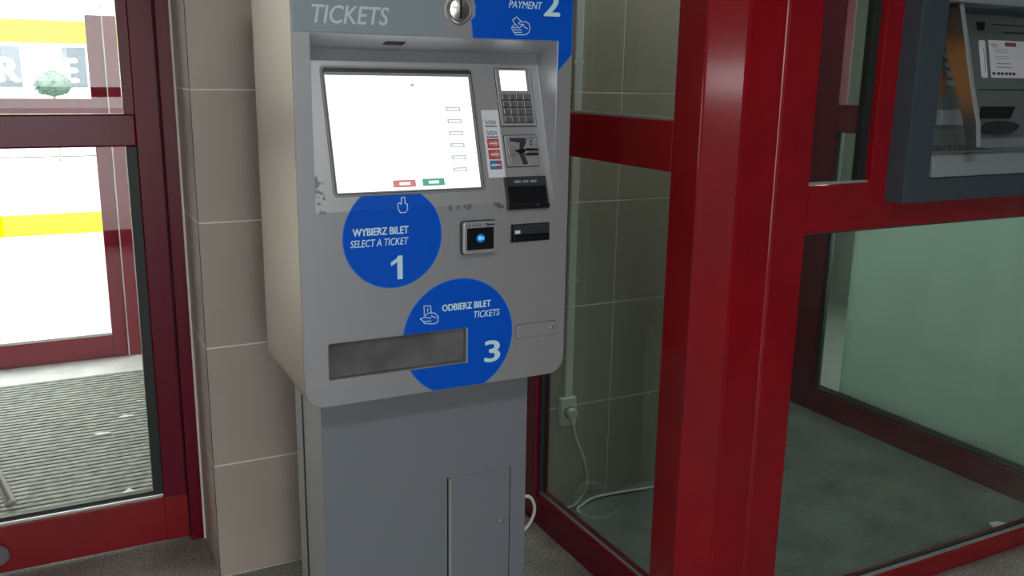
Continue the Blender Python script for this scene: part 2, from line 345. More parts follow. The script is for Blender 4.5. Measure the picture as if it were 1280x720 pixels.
# ribbed entrance mat in the vestibule
em = empty('entrance_mat', 'grey ribbed entrance mat lying behind the red glass door', 'mat', loc=(-0.2, 4.5, 0))
box('mat_base', -2.0, 0.46, 3.29, 5.31, -0.004, 0.004, 'mat_dark', em)
bm = bmesh.new(); y = 3.30
while y < 5.29:
    abox(bm, -2.0, 0.46, y, y+0.027, 0.003, 0.0135); y += 0.040
rb = link('rib', bm, 'mat', em); rb['kind'] = 'stuff'
for i, (x, y, r, q) in enumerate([(0.25, 4.55, 0.03, 0.5), (0.13, 4.36, 0.03, 0.4), (0.33, 4.75, 0.018, 0.5)]):
    bm = bmesh.new(); pts = [(x+r*(1+0.3*math.sin(a*2.3+i))*math.cos(a), y+r*q*(1+0.3*math.cos(a*3.1))*math.sin(a)) for a in [k*math.pi/5 for k in range(10)]]
    prism(bm, Fr((0, 0, 0.0135), XP, (0, 1, 0)), pts, 0, 0.004)
    tag(link('paper_scrap', bm, 'white'), ['white scrap on the ribbed mat, middle one of three', 'white scrap on the ribbed mat, the one nearest the red door', 'tiny white scrap on the ribbed mat, farthest from the red door'][i], 'litter', 'scraps on the mat')
bm = bmesh.new(); prism(bm, Fr((0, 0, 0.0135), XP, (0, 1, 0)), [(0.16, 3.66), (0.19, 3.70), (0.215, 3.65), (0.262, 3.63), (0.262, 3.60), (0.215, 3.615), (0.19, 3.66)], 0, 0.004)
tag(link('leaf_scrap', bm, 'white'), 'torn white scrap on the mat at the right corner of the door glass', 'litter')

# leaning glass-fronted stand seen through the lower pane
t = tube('door_bar', [(-0.44, 4.1, 0.46), (-0.36, 3.98, 0.32), (-0.29, 3.85, 0.17), (-0.225, 3.70, 0.03)], 0.02, 'alu')
tag(t, 'bent aluminium tube standing on the ribbed mat at the left edge', 'tube')

# outer door (door_2)
d2 = empty('door_2', loc=(0, 5.65, 0))
box('stile', 0.272, 0.49, 5.65, 5.70, 0, 1.945, 'maroon_outer', d2, bevel=0.004)
box('middle_rail', -1.2, 0.272, 5.65, 5.70, 1.405, 1.497, 'maroon_outer', d2, bevel=0.004)
box('kick_rail', -1.2, 0.272, 5.65, 5.70, 0.0, 0.135, 'maroon_outer', d2, bevel=0.004)
box('glazing_bead', -1.2, 0.272, 5.648, 5.66, 0.135, 0.15, 'alu', d2)
box('stile', -1.28, -1.2, 5.65, 5.70, 0, 1.945, 'maroon_outer', d2, bevel=0.004)
box('lower_pane', -1.2, 0.272, 5.672, 5.678, 0.14, 1.41, 'glass', d2)
box('upper_pane', -1.2, 0.272, 5.672, 5.678, 1.49, 2.6, 'glass', d2)
box('warning_stripe', -1.2, 0.271, 5.666, 5.669, 0.748, 0.865, 'yellow', d2)
box('warning_stripe', -1.2, 0.271, 5.666, 5.669, 1.79, 1.91, 'yellow', d2)
box('glass_edge', 0.352, 0.358, 5.63, 5.65, 0.0, 2.2, 'chrome', d2)

# outdoors
struct(box('ground', -40, 40, 5.75, 60, -0.12, -0.02, 'pave')); struct(box('ground', -40, 40, -40, -3.1, -0.12, -0.02, 'pave'))
bd = empty('building', 'white building front with blue grey lettered sign panels across the street', 'building', loc=(0, 20.4, 0))
box('facade_wall', -9, 9, 20.1, 21.0, 0, 2.9, 'facade', bd); box('roof_edge', -9.1, 9.1, 19.95, 21.0, 2.9, 3.05, 'facade', bd)
fs = Fr((0, 20.05, 0), XP, ZP)
for x0, x1, ch, lx0, lx1 in ((-0.92, -0.21, 'R', -0.60, -0.255), (0.51, 0.92, 'E', 0.545, 0.745)):
    p = box('sign_panel', x0, x1, 20.05, 20.1, 1.33, 2.08, 'sign_blue', bd)
    text('lettering', ch, fs, lx0, lx1, 1.43, 1.86, 'facade', p, d=0.01, bold=0.09)
bm = bmesh.new(); random.seed(3)
for k in range(420):
    th = random.uniform(0, 2*math.pi); ph = math.acos(random.uniform(-0.9, 1)); r = random.uniform(0.75, 1)
    c = Vector((0.295+0.33*r*math.sin(ph)*math.cos(th), 19.0+0.29*r*math.sin(ph)*math.sin(th), 1.405+0.25*r*math.cos(ph)))
    s = 0.035; q = Matrix.Rotation(random.uniform(0, 6), 3, Vector((random.random(), random.random(), random.random()+.1)).normalized())
    v = [bm.verts.new(c+q @ Vector(p)) for p in ((-s, 0, 0), (0, -s*.5, .004), (s, 0, 0), (0, s*.5, .004))]
    bm.faces.new(v)
sh = empty('clipped_shrub', 'round clipped green shrub on a stem before the lettered building', 'shrub', loc=(0.295, 19.0, 0))
link('foliage', bm, 'leaf', sh)
bm = bmesh.new(); bmesh.ops.create_icosphere(bm, subdivisions=3, radius=1, matrix=Matrix.Translation((0.295, 19, 1.40)) @ Matrix.Diagonal((0.31, 0.27, 0.22, 1)))
link('crown', bm, 'leaf', sh); tube('stem', [(0.295, 19, 0), (0.295, 19, 0.6), (0.295, 19, 1.25)], 0.03, 'plaster_dark', sh)
random.seed(11)

# ------------------------------------------------------------------ glazed booth: side partition (window_1), corner post, front (window_2)
w1 = empty('window_1', loc=(1.57, 2.4, 0))
box('rear_post', 1.54, 1.60, 2.775, 2.872, 0, 2.9, 'maroon', w1, bevel=0.003)
box('middle_rail', 1.54, 1.60, 2.04, 2.775, 1.400, 1.540, 'red', w1, bevel=0.003)
box('kick_rail', 1.54, 1.60, 2.04, 2.775, 0, 0.115, 'maroon', w1, bevel=0.003)
box('glazing_bead', 1.556, 1.566, 2.045, 2.775, 0.115, 0.124, 'alu', w1)
box('glazing_bead', 1.552, 1.566, 2.045, 2.775, 1.540, 1.547, 'grey', w1)
box('gasket', 1.556, 1.584, 2.765, 2.775, 0.115, 1.40, 'gasket', w1)
box('gasket', 1.556, 1.584, 2.045, 2.05, 0.115, 1.40, 'gasket', w1)
box('lower_pane', 1.567, 1.573, 2.04, 2.776, 0.114, 1.401, 'glass_green', w1)
box('upper_pane', 1.567, 1.573, 2.04, 2.776, 1.539, 2.9, 'glass_green', w1)

fz = Fr((0, 0, 0), XP, (0, 1, 0))
struct(pr('trim_1', fz, [(1.54, 2.04), (1.54, 1.922), (1.545, 1.918), (1.610, 1.849), (1.620, 1.846), (1.736, 1.846), (1.742, 1.838), (1.750, 1.838), (1.750, 1.90), (1.60, 2.04)], 0, 2.9, 'red', bevel=0.003))
w2 = empty('window_2', loc=(2.6, 1.87, 0))
box('post', 1.75, 1.862, 1.842, 1.90, 0, 2.9, 'red', w2, bevel=0.003)
box('post', 2.095, 2.19, 1.842, 1.90, 1.37, 2.9, 'red', w2, bevel=0.003)
box('middle_rail', 1.862, 3.40, 1.842, 1.90, 1.237, 1.372, 'red', w2, bevel=0.003)
box('kick_rail', 1.862, 3.40, 1.842, 1.90, 0, 0.068, 'red', w2, bevel=0.003)
box('gasket', 2.083, 2.095, 1.862, 1.90, 1.372, 2.9, 'gasket', w2)
box('gasket', 1.862, 3.40, 1.866, 1.876, 0.068, 0.078, 'gasket', w2)
box('glazing_bead', 1.862, 2.095, 1.850, 1.862, 1.372, 1.378, 'grey', w2)
box('glazing_bead', 1.862, 3.40, 1.853, 1.866, 0.068, 0.073, 'grey', w2)
box('gasket', 1.862, 3.40, 1.860, 1.872, 1.230, 1.237, 'dark', w2)
box('lower_pane', 1.862, 3.40, 1.877, 1.883, 0.068, 1.238, 'glass_green', w2)
box('upper_pane', 1.862, 2.095, 1.877, 1.883, 1.371, 2.9, 'glass_green', w2)
box('upper_pane', 3.1, 3.40, 1.877, 1.883, 1.371, 2.9, 'glass_green', w2)
box('header_panel', 2.19, 3.1, 1.85, 1.89, 2.05, 2.9, 'red', w2)
# inner partition (window_3) and the pale board behind it
w3 = empty('window_3', loc=(3.43, 2.7, 0))
box('post', 3.40, 3.46, 3.225, 3.37, 0, 2.9, 'maroon', w3, bevel=0.003)
box('post', 3.40, 3.46, 1.842, 1.93, 0, 2.9, 'maroon', w3, bevel=0.003)
box('middle_rail', 3.40, 3.46, 1.93, 3.225, 1.415, 1.545, 'maroon', w3, bevel=0.003)
box('kick_rail', 3.40, 3.46, 1.93, 3.225, 0, 0.118, 'maroon', w3, bevel=0.003)
box('gasket', 3.412, 3.43, 3.20, 3.225, 0.118, 1.415, 'gasket', w3)
box('gasket', 3.412, 3.43, 1.93, 3.2, 0.118, 0.128, 'gasket', w3)
box('lower_pane', 3.427, 3.433, 1.93, 3.226, 0.117, 1.416, 'glass_inner', w3)
box('upper_pane', 3.427, 3.433, 1.93, 3.226, 1.544, 2.9, 'glass_inner', w3)
struct(box('wall_booth', 2.5, 3.46, 3.37, 3.45, 0, 2.9, 'plaster'))
tag(box('pale_board', 3.475, 3.50, 1.95, 3.115, 0.125, 1.96, 'board', None, 0.002), 'large pale green board standing behind the inner glass of the booth', 'board')
struct(box('floor', 3.47, 5.0, 1.9, 4.6, 0.004, 0.125, 'plaster_dark'))

bm = bmesh.new(); prism(bm, Fr((3.13, 1.965, 0.004), (0.92, -0.35, 0), (0.35, 0.92, 0)), [(-0.035, -0.03), (0.03, -0.035), (0.045, 0.005), (0.01, 0.035), (-0.03, 0.025)], 0, 0.006)
tag(link('crumpled_paper', bm, 'white'), 'white paper scrap on the booth floor near the red kick rail', 'litter')

# ------------------------------------------------------------------ conduit, socket, cables
cd = empty('conduit', 'white plastic cable conduit running down the tiled wall to the socket', 'conduit', loc=(1.735, 2.87, 0.43))
pr('duct', Fr((0, 2.879, 0), XP, ZP), rect(1.716, 1.748, 0.445, 2.88), 0, 0.018, 'white', cd, 0.003)
for z in (0.9, 1.7, 2.4): pr('clip', Fr((0, 2.879, 0), XP, ZP), rect(1.712, 1.752, z, z+0.012), 0, 0.0195, 'white', cd)
so = empty('wall_socket', 'white wall socket on the tiles below the cable conduit', 'socket', loc=(1.735, 2.87, 0.385))
fw_ = Fr((0, 2.879, 0), XP, ZP)
pr('back_box', fw_, rect(1.692, 1.762, 0.33, 0.445, 0.008, 3), 0, 0.03, 'white', so, 0.004)
pr('face_ring', fw_, disc(1.73, 0.388, 0.026, 24), 0.03, 0.036, 'grey', so, 0.002)
pl_ = empty('plug', 'white plug with its lead in the wall socket', 'plug', loc=(1.73, 2.83, 0.388))
pr('plug_body', fw_, disc(1.73, 0.388, 0.021, 20), 0.0365, 0.062, 'white', pl_, 0.004)
pr('plug_body', fw_, rect(1.722, 1.738, 0.352, 0.384), 0.044, 0.058, 'white', pl_, 0.003)
tube('lead', [(1.73, 2.828, 0.36), (1.735, 2.82, 0.325), (1.742, 2.81, 0.28), (1.772, 2.80, 0.20), (1.790, 2.80, 0.11), (1.772, 2.80, 0.05), (1.725, 2.80, 0.012), (1.66, 2.82, 0.012)], 0.0055, 'cable', pl_)
tag(tube('power_cable', [(1.72, 2.74, 0.012), (1.735, 2.775, 0.012), (1.775, 2.80, 0.012), (1.85, 2.83, 0.012), (1.97, 2.825, 0.012), (2.15, 2.80, 0.012)], 0.0055, 'cable'), 'white cable lying along the booth floor beside the tiled wall', 'cable')
tag(tube('cable_loop', [(1.26, 2.70, 0.012), (1.34, 2.67, 0.012), (1.42, 2.66, 0.035), (1.468, 2.66, 0.08), (1.478, 2.66, 0.13), (1.452, 2.66, 0.175), (1.40, 2.67, 0.165), (1.33, 2.70, 0.12), (1.24, 2.74, 0.10)], 0.0062, 'cable'), 'white cable loop sticking out behind the ticket machine pedestal', 'cable')

# ------------------------------------------------------------------ ticket machine
YF = 2.2
tm = empty('ticket_machine', 'silver ticket vending machine with blue numbered circles and lit screen', 'ticket machine', loc=(0.93, 2.45, 0))
X0, X1, Z0, Z1, RC = 0.545, 1.309, 0.806, 1.90, 0.05
RX0, RX1, RZ0, RZ1, RD, RZT = 0.588, 1.262, 1.315, 1.744, 0.121, 1.713
outer = rect(X0, X1, Z0, Z1, RC, 6)
# front shell with the display recess and the ticket slot
bm = bmesh.new()
def loop(pts, y): return [bm.verts.new((x, y, z)) for x, z in pts]
def ring(a, b):
    n = len(a)
    for i in range(n): bm.faces.new((a[i], a[(i+1) % n], b[(i+1) % n], b[i]))
o1 = loop(outer, YF); o2 = loop(outer, YF+0.125)
rc = [(RX0, RZ0), (RX1, RZ0), (RX1, RZ1), (RX0, RZ1)]
sl = rect(0.609, 0.997, 0.877, 0.975, 0.004, 2)
h1 = loop(rc, YF); h2 = loop(sl, YF)
edges = []
for lp in (o1, h1, h2):
    for i in range(len(lp)): edges.append(bm.edges.new((lp[i], lp[(i+1) % len(lp)])))
bmesh.ops.triangle_fill(bm, use_beauty=True, edges=edges)
ring(o1, o2); bm.faces.new(o2)
tb = [bm.verts.new(p) for p in ((RX0, YF+RD, RZT), (RX1, YF+RD, RZT))]
bm.faces.new((h1[0], h1[1], tb[1], tb[0]))           # tilted control panel
bm.faces.new((h1[3], tb[0], tb[1], h1[2]))           # recess ceiling
bm.faces.new((h1[0], tb[0], h1[3])); bm.faces.new((h1[1], h1[2], tb[1]))
s2 = loop(sl, YF+0.024); ring(h2, s2); bm.faces.new(s2)
shell = link('front_door', bm, 'steel', tm)
bv = shell.modifiers.new('bevel', 'BEVEL'); bv.width = 0.0035; bv.segments = 2; bv.limit_method = 'ANGLE'; bv.angle_limit = math.radians(40)
# side skins: brushed steel, wrapped round the corner radius
fY = Fr((0, 0, 0), XP, ZP)       # normal = -Y; depth d = -Y
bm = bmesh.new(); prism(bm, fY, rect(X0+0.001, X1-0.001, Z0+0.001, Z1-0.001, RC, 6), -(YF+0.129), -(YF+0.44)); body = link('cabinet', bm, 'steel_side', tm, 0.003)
bm = bmesh.new()
for a, b in ((outer, rect(X0-0.0012, X1+0.0012, Z0-0.0012, Z1+0.0012, RC, 6)),):
    f0, f1 = YF+0.004, YF+0.1255
    A0 = [bm.verts.new((x, f0, z)) for x, z in a]; B0 = [bm.verts.new((x, f0, z)) for x, z in b]
    A1 = [bm.verts.new((x, f1, z)) for x, z in a]; B1 = [bm.verts.new((x, f1, z)) for x, z in b]
    ring(A0, B0); ring(B0, B1); ring(B1, A1)
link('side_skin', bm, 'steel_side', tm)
# frames of reference on the machine
FF = Fr((0, YF, 0), XP, ZP)
tv = Vector((0, RD, RZT-RZ0)).normalized()
FT = Fr((0, YF, RZ0), XP, tv)

# header panels
hg = [(X0+0.002, 1.747), (0.931, 1.747), (0.934, 1.775)] + disc(0.971, 1.813, 0.046, 10, 225, 135)[0:0] + [(0.936, 1.79), (0.926, 1.800), (0.9245, 1.826), (0.930, 1.845), (0.930, 1.872), (X0+0.03, 1.872), (X0+0.006, 1.850)]
hp = pr('header_panel', FF, hg, 0, 0.003, 'panel_grey', tm, 0.0008)
text('lettering', 'TICKETS', FF, 0.594, 0.784, 1.768, 1.810, 'letter_grey', hp, d=0.0037, bold=0.02, shear=0.22)
bl = [(1.011, 1.747), (1.265, 1.747), (1.265, 1.668), (1.3055, 1.712), (1.3055, 1.855), (1.290, 1.872), (1.012, 1.872), (1.012, 1.845), (1.0185, 1.826), (1.017, 1.800), (1.006, 1.79), (1.008, 1.775)]
pr('sticker_edge', FF, [(1.0085, 1.7455), (1.2635, 1.7455), (1.2635, 1.665), (1.3068, 1.711), (1.3068, 1.855), (1.290, 1.873), (1.010, 1.873), (1.010, 1.845), (1.0165, 1.826), (1.015, 1.80), (1.004, 1.79), (1.006, 1.775)], 0, 0.0018, 'blue_light', tm)
bp_ = pr('payment_panel', FF, bl, 0, 0.003, 'blue', tm, 0.0006)
text('lettering', 'PAYMENT', FF, 1.112, 1.211, 1.825, 1.843, 'letter', bp_, d=0.0037, bold=0.02, shear=0.22)
text('numeral', '2', FF, 1.217, 1.263, 1.810, 1.866, 'letter', bp_, d=0.0037, bold=0.055)
bm = bmesh.new()
for s in [[(1.127, 1.789), (1.124, 1.795), (1.135, 1.803), (1.148, 1.793)], [(1.127, 1.789), (1.143, 1.775), (1.156, 1.785)],
          [(1.141, 1.788), (1.145, 1.791), (1.163, 1.792), (1.172, 1.787), (1.176, 1.776), (1.172, 1.765), (1.163, 1.759), (1.133, 1.758), (1.132, 1.763), (1.126, 1.765), (1.125, 1.77), (1.121, 1.774), (1.123, 1.779), (1.129, 1.783)],
          [(1.141, 1.788), (1.144, 1.785), (1.155, 1.785), (1.159, 1.778), (1.168, 1.775)], [(1.125, 1.776), (1.136, 1.776)], [(1.128, 1.77), (1.151, 1.771)], [(1.132, 1.764), (1.151, 1.765)]]:
    stroke(bm, FF, s, 0.0021, 0.003, 0.0037)
link('hand_symbol', bm, 'letter', bp_)
# coin slot
bm = bmesh.new()
for r0, d0, r1, d1_ in ((0.035, 0, 0.035, 0.007), (0.035, 0.007, 0.031, 0.012), (0.031, 0.012, 0.027, 0.009), (0.027, 0.009, 0.014, 0.0135), (0.014, 0.0135, 0.0001, 0.015)):
    a = [bm.verts.new(FF.p(x, y, d0)) for x, y in disc(0.971, 1.813, r0, 40)]; b = [bm.verts.new(FF.p(x, y, d1_)) for x, y in disc(0.971, 1.813, r1, 40)]
    for i in range(40): bm.faces.new((a[i], a[(i+1) % 40], b[(i+1) % 40], b[i]))
bmesh.ops.remove_doubles(bm, verts=bm.verts, dist=1e-5)
cs = link('coin_slot', bm, 'chrome', tm, smooth=True)
cs.modifiers.new('es', 'EDGE_SPLIT').split_angle = math.radians(40)
pr('slit', FF, rect(0.9685, 0.9725, 1.792, 1.836), 0.008, 0.0172, 'black', cs)
# sensor in the recess ceiling
fce = Fr((0, YF, RZ1), XP, Vector((0, RD, RZT-RZ1)))
pr('sensor', Fr((0, YF, RZ1), (-1, 0, 0), Vector((0, RD, RZT-RZ1))), rect(-0.846, -0.792, 0.045, 0.075), 0, 0.001, 'black', tm)

# screen
sb = pr('screen_bezel', FT, rect(0.637, 1.059, 0.037, 0.372, 0.012, 4), 0, 0.0025, 'grey', tm, 0.0008)
pr('bezel_recess', FT, rect(0.643, 1.053, 0.042, 0.366, 0.009, 4), 0.0026, 0.0034, 'dark', sb)
pr('bezel_lip', FT, rect(0.6445, 1.0505, 0.0435, 0.355, 0.006, 4), 0.0034, 0.0042, 'grey', sb)
sc = pr('screen', FT, rect(0.6475, 1.0415, 0.047, 0.3465), 0.0040, 0.0050, 'screen', tm)
for k in range(6):
    y0 = 0.2645-0.0326*k; x = 0.966+0.0003*k
    b = pr('screen_button', FT, rect(x, x+0.041, y0-0.0115, y0), 0.0050, 0.0053, 'screen_line', sc); pr('button_face', FT, rect(x+0.0035, x+0.0375, y0-0.0095, y0-0.0025), 0.0053, 0.0056, 'screen_white', b)
b = pr('red_button', FT, rect(0.795, 0.857, 0.0545, 0.0735), 0.0050, 0.0053, 'screen_red', sc); pr('button_face', FT, rect(0.812, 0.842, 0.060, 0.068), 0.0053, 0.0056, 'screen_white', b)
b = pr('green_button', FT, rect(0.876, 0.938, 0.0555, 0.0745), 0.0050, 0.0053, 'screen_green', sc); pr('button_face', FT, rect(0.893, 0.922, 0.061, 0.069), 0.0053, 0.0056, 'screen_white', b)
pr('screen_mark', FT, rect(0.862, 0.868, 0.3195, 0.326), 0.0050, 0.0053, 'screen_white', sc); pr('screen_mark', FT, rect(0.874, 0.8835, 0.319, 0.327), 0.0050, 0.0053, 'screen_line', sc)

# pin pad
pp = pr('pin_pad', FT, rect(1.1255, 1.2355, 0.212, 0.3725, 0.003, 3), 0, 0.003, 'steel', tm, 0.001)
pr('pad_gap', FT, rect(1.1235, 1.2375, 0.2095, 0.3745, 0.004, 3), 0, 0.0010, 'dark', pp)
pr('display_frame', FT, rect(1.134, 1.228, 0.307, 0.3695), 0.003, 0.0036, 'grey', pp)
pr('display', FT, rect(1.1385, 1.2185, 0.3105, 0.3665), 0.0036, 0.0044, 'screen', pp)
pr('key_field', FT, rect(1.1345, 1.2295, 0.2185, 0.3035), 0.003, 0.0034, 'grey', pp)
for r_ in range(4):
    for c_ in range(4):
        x = 1.137+0.0215*c_; y0 = 0.2845-0.0208*r_; w = 0.0165 if c_ < 3 else 0.0235
        pr('key_gap', FT, rect(x-0.001, x+w+0.001, y0-0.0022, y0+0.0155), 0.0034, 0.0037, 'dark', pp)
        kk = pr('key', FT, rect(x, x+w, y0, y0+0.0148), 0.0034, 0.0078, 'key', pp, 0.0012)
# payment card sticker
cst = pr('card_sticker', FT, rect(1.0705, 1.1215, 0.071, 0.257), 0, 0.0008, 'paper', tm)
for yb in (0.211, 0.1815):
    text('lettering', 'VISA', FT, 1.0815, 1.110, yb+0.006, yb+0.0175, 'visa', cst, d=0.0013, bold=0.012, shear=0.3)
    pr('print_bar', FT, rect(1.078, 1.113, yb-0.0005, yb+0.0025), 0.0008, 0.0012, 'visa', cst); pr('print_bar', FT, rect(1.078, 1.0788, yb, yb+0.021), 0.0008, 0.0012, 'visa', cst)
for yb, ca, cb in ((0.152, 'print_red', 'print_orange'), (0.1215, 'print_red', 'print_orange'), (0.0935, 'print_blue', 'print_red')):
    if ca == 'print_red':
        b = pr('card_mark', FT, rect(1.078, 1.113, yb, yb+0.0255), 0.0008, 0.0012, 'print_red', cst)
        pr('mark_circle', FT, disc(1.0885, yb+0.0128, 0.0088, 20), 0.0012, 0.0014, mat('pink_print', (0.62, 0.15, 0.15), 0.5) if 'pink_print' not in bpy.data.materials else bpy.data.materials['pink_print'], b)
        pr('mark_circle', FT, disc(1.1025, yb+0.0128, 0.0095, 20), 0.0014, 0.0016, cb, b)
        pr('print_bar', FT, rect(1.084, 1.107, yb+0.0108, yb+0.0146), 0.0016, 0.0018, 'paper', b)
    else:
        b = pr('card_mark', FT, rect(1.079, 1.114, yb, yb+0.024), 0.0008, 0.0012, 'print_blue', cst)
        pr('mark_circle', FT, disc(1.105, yb+0.012, 0.0088, 20), 0.0012, 0.0014, 'print_red', b); pr('mark_circle', FT, disc(1.090, yb+0.012, 0.0088, 20), 0.0014, 0.0016, mat('cyan_print', (0.05, 0.28, 0.42), 0.5), b)
        pr('print_bar', FT, rect(1.083, 1.110, yb+0.010, yb+0.014), 0.0016, 0.0018, 'paper', b)
# card reader with its bow-shaped opening
cr = pr('card_reader', FT, rect(1.130, 1.2285, 0.099, 0.1855, 0.004, 3), 0, 0.004, 'steel', tm, 0.001)
pr('reader_gap', FT, rect(1.128, 1.2305, 0.097, 0.1875, 0.005, 3), 0, 0.0015, 'dark', cr)
pr('reader_recess', FT, [(1.1449, 0.1782), (1.1961, 0.1774), (1.1943, 0.1637), (1.182, 0.1434), (1.1927, 0.1089), (1.192, 0.1037), (1.1768, 0.1042), (1.1693, 0.1334), (1.1752, 0.164), (1.1457, 0.1697)][::-1], 0.004, 0.0048, 'dark', cr)
pr('reader_guide', FT, [(1.1454, 0.168), (1.1745, 0.1641), (1.1681, 0.1334), (1.177, 0.1059), (1.1466, 0.1051)], 0.004, 0.0055, 'grey', cr)
pr('lip', FT, [(1.132, 0.150), (1.158, 0.148), (1.152, 0.1415), (1.166, 0.133), (1.152, 0.130), (1.134, 0.1295)], 0.0055, 0.014, 'alu', cr, 0.001)
pr('lip', FT, [(1.190, 0.1475), (1.2275, 0.146), (1.2275, 0.141), (1.186, 0.141)], 0.0045, 0.012, 'black', cr, 0.001)
pr('lip', FT, [(1.186, 0.1405), (1.2285, 0.1405), (1.2295, 0.1335), (1.188, 0.133)], 0.0045, 0.014, 'alu', cr, 0.001)
pr('card_slit', FT, [(1.152, 0.1435), (1.190, 0.1465), (1.190, 0.1385), (1.165, 0.1335)], 0.005, 0.0075, 'black', cr)
pr('card_slit', FT, rect(1.188, 1.2285, 0.1285, 0.1325), 0.0045, 0.0078, 'black', cr)
pr('print_bar', FT, rect(1.199, 1.222, 0.176, 0.178), 0.004, 0.0044, 'dark', cr)
for y0 in (0.168, 0.1625, 0.157): pr('print_mark', FT, rect(1.208, 1.2135, y0, y0+0.0038), 0.004, 0.0044, 'dark', cr)
# coin and receipt bay (black)
bm = bmesh.new()
prism(bm, FT, [(1.114, -0.020), (1.244, -0.020), (1.242, 0.070), (1.114, 0.070)], -0.004, 0.008)
bay = link('change_bay', bm, 'dark', tm, 0.001)
pr('bay_opening', FT, rect(1.120, 1.237, -0.006, 0.043, 0.003, 3), 0.008, 0.0086, 'black', bay)
pr('bay_lip', FT, rect(1.116, 1.243, -0.019, -0.008), 0.008, 0.012, 'black', bay, 0.002)
pr('print_bar', FT, rect(1.203, 1.207, -0.013, -0.009), 0.012, 0.0125, 'chrome', bay)
for x, w in ((1.142, .020), (1.168, .018), (1.192, .019)): pr('print_mark', FT, rect(x, x+w, 0.053, 0.059), 0.008, 0.0084, 'print_grey', bay)
# contactless reader
nf = pr('contactless_reader', FF, rect(0.9775, 1.0765, 1.184, 1.272, 0.008, 4), 0, 0.020, 'steel', tm, 0.003)
pr('reader_skirt', FF, rect(0.975, 1.079, 1.182, 1.2735, 0.01, 4), 0, 0.010, 'dark', nf)
pr('reader_screen', FF, rect(0.988, 1.067, 1.196, 1.2555, 0.002, 2), 0.0185, 0.0208, 'black', nf)
pr('indicator', FF, disc(1.028, 1.227, 0.0125, 24), 0.0208, 0.0211, 'glow_dim', nf)
pr('indicator', FF, disc(1.026, 1.2275, 0.0065, 20), 0.0211, 0.0214, 'glow', nf)
pr('indicator', FF, rect(1.0335, 1.0375, 1.222, 1.231), 0.0211, 0.0214, 'glow', nf)
for x in (0.996, 1.006, 1.016, 1.026): pr('print_dot', FF, disc(x, 1.2625, 0.0022, 10), 0.0198, 0.0204, 'dark', nf)
pr('print_bar', FF, rect(1.046, 1.070, 1.2605, 1.2645), 0.0198, 0.0204, 'dark', nf); pr('print_bar', FF, rect(1.046, 1.051, 1.2605, 1.2665), 0.0198, 0.0204, 'dark', nf)
# banknote slot
bs = pr('banknote_slot', FF, rect(1.128, 1.2495, 1.205, 1.255, 0.002, 2), 0, 0.004, 'black', tm, 0.001)
pr('slot_flap', FF, rect(1.134, 1.2475, 1.226, 1.253), 0.004, 0.007, 'dark', bs, 0.001)
pr('slot_label', FF, rect(1.139, 1.155, 1.229, 1.2385), 0.007, 0.0075, 'paper', bs)
pr('slot_mouth', FF, [(1.136, 1.222), (1.2475, 1.222), (1.2495, 1.210), (1.136, 1.210)], 0.004, 0.0075, 'black', bs, 0.002)
# lock plate
lp = pr('lock_plate', FF, rect(1.150, 1.278, 0.926, 0.9665, 0.003, 2), 0, 0.0026, 'steel', tm, 0.0008)
pr('plate_gap', FF, rect(1.1488, 1.2792, 0.9248, 0.9677, 0.003, 2), 0, 0.0006, 'dark', lp)
pr('lock_pin', FF, disc(1.263, 0.948, 0.0052, 14), 0.002, 0.008, 'chrome', lp, 0.001)
for z in (0.933, 0.958): pr('screw', FF, disc(1.157, z, 0.0022, 10), 0.002, 0.0032, 'chrome', lp)
# ticket tray flap
tf = pr('ticket_flap', Fr((0, YF+0.020, 0), XP, ZP), rect(0.6105, 0.9955, 0.8785, 0.9735), 0, 0.004, 'smoke', tm, 0.001)
# circle one: across the fold
C1 = disc(0.788, 1.243, 0.134, 72); C1e = disc(0.788, 1.243, 0.1365, 72)
def pair(pts, d0, d1, m, name, topcut):
    a = clip(pts, lambda p: RZ0-p[1]); b = clip([(x, z-RZ0) for x, z in pts], lambda p: p[1]); b = clip(b, lambda p: topcut-p[1])
    bm = bmesh.new(); prism(bm, FF, a, d0, d1); prism(bm, FT, b, d0, d1); return link(name, bm, m, tm)
pair(C1e, -0.0002, 0.0006, 'blue_light', 'sticker_edge', 0.0365)
c1 = pair(C1, 0, 0.0012, 'blue', 'circle_sticker', 0.0365)
text('lettering', 'WYBIERZ BILET', FF, 0.680, 0.829, 1.2505, 1.2695, 'letter', c1, d=0.0018, bold=0.05)
text('lettering', 'SELECT A TICKET', FF, 0.673, 0.829, 1.2215, 1.2405, 'letter', c1, d=0.0018, bold=0.018, shear=0.2)
def one(fr, x0, x1, y0, y1, parent):
    w = x1-x0; h = y1-y0
    pts = [(x0+.55*w, y0), (x1, y0), (x1, y1), (x0+.66*w, y1), (x0+.45*w, y0+.87*h), (x0, y0+.74*h), (x0, y0+.58*h), (x0+.3*w, y0+.66*h), (x0+.55*w, y0+.74*h)]
    return pr('numeral', fr, pts, 0.0012, 0.0019, 'letter', parent)
one(FF, 0.780, 0.812, 1.130, 1.193, c1)
bm = bmesh.new(); stroke(bm, FT, [(0.8119, 0.0111), (0.8139, 0.0284), (0.8231, 0.0292), (0.8225, 0.0135), (0.8282, 0.0103), (0.8273, -0.0024), (0.8208, -0.0102), (0.8074, -0.0106), (0.8023, -0.0028), (0.8016, 0.0117), (0.807, 0.016), (0.8119, 0.0111)], 0.0021, 0.0008, 0.0024)
link('hand_symbol', bm, 'letter', c1)
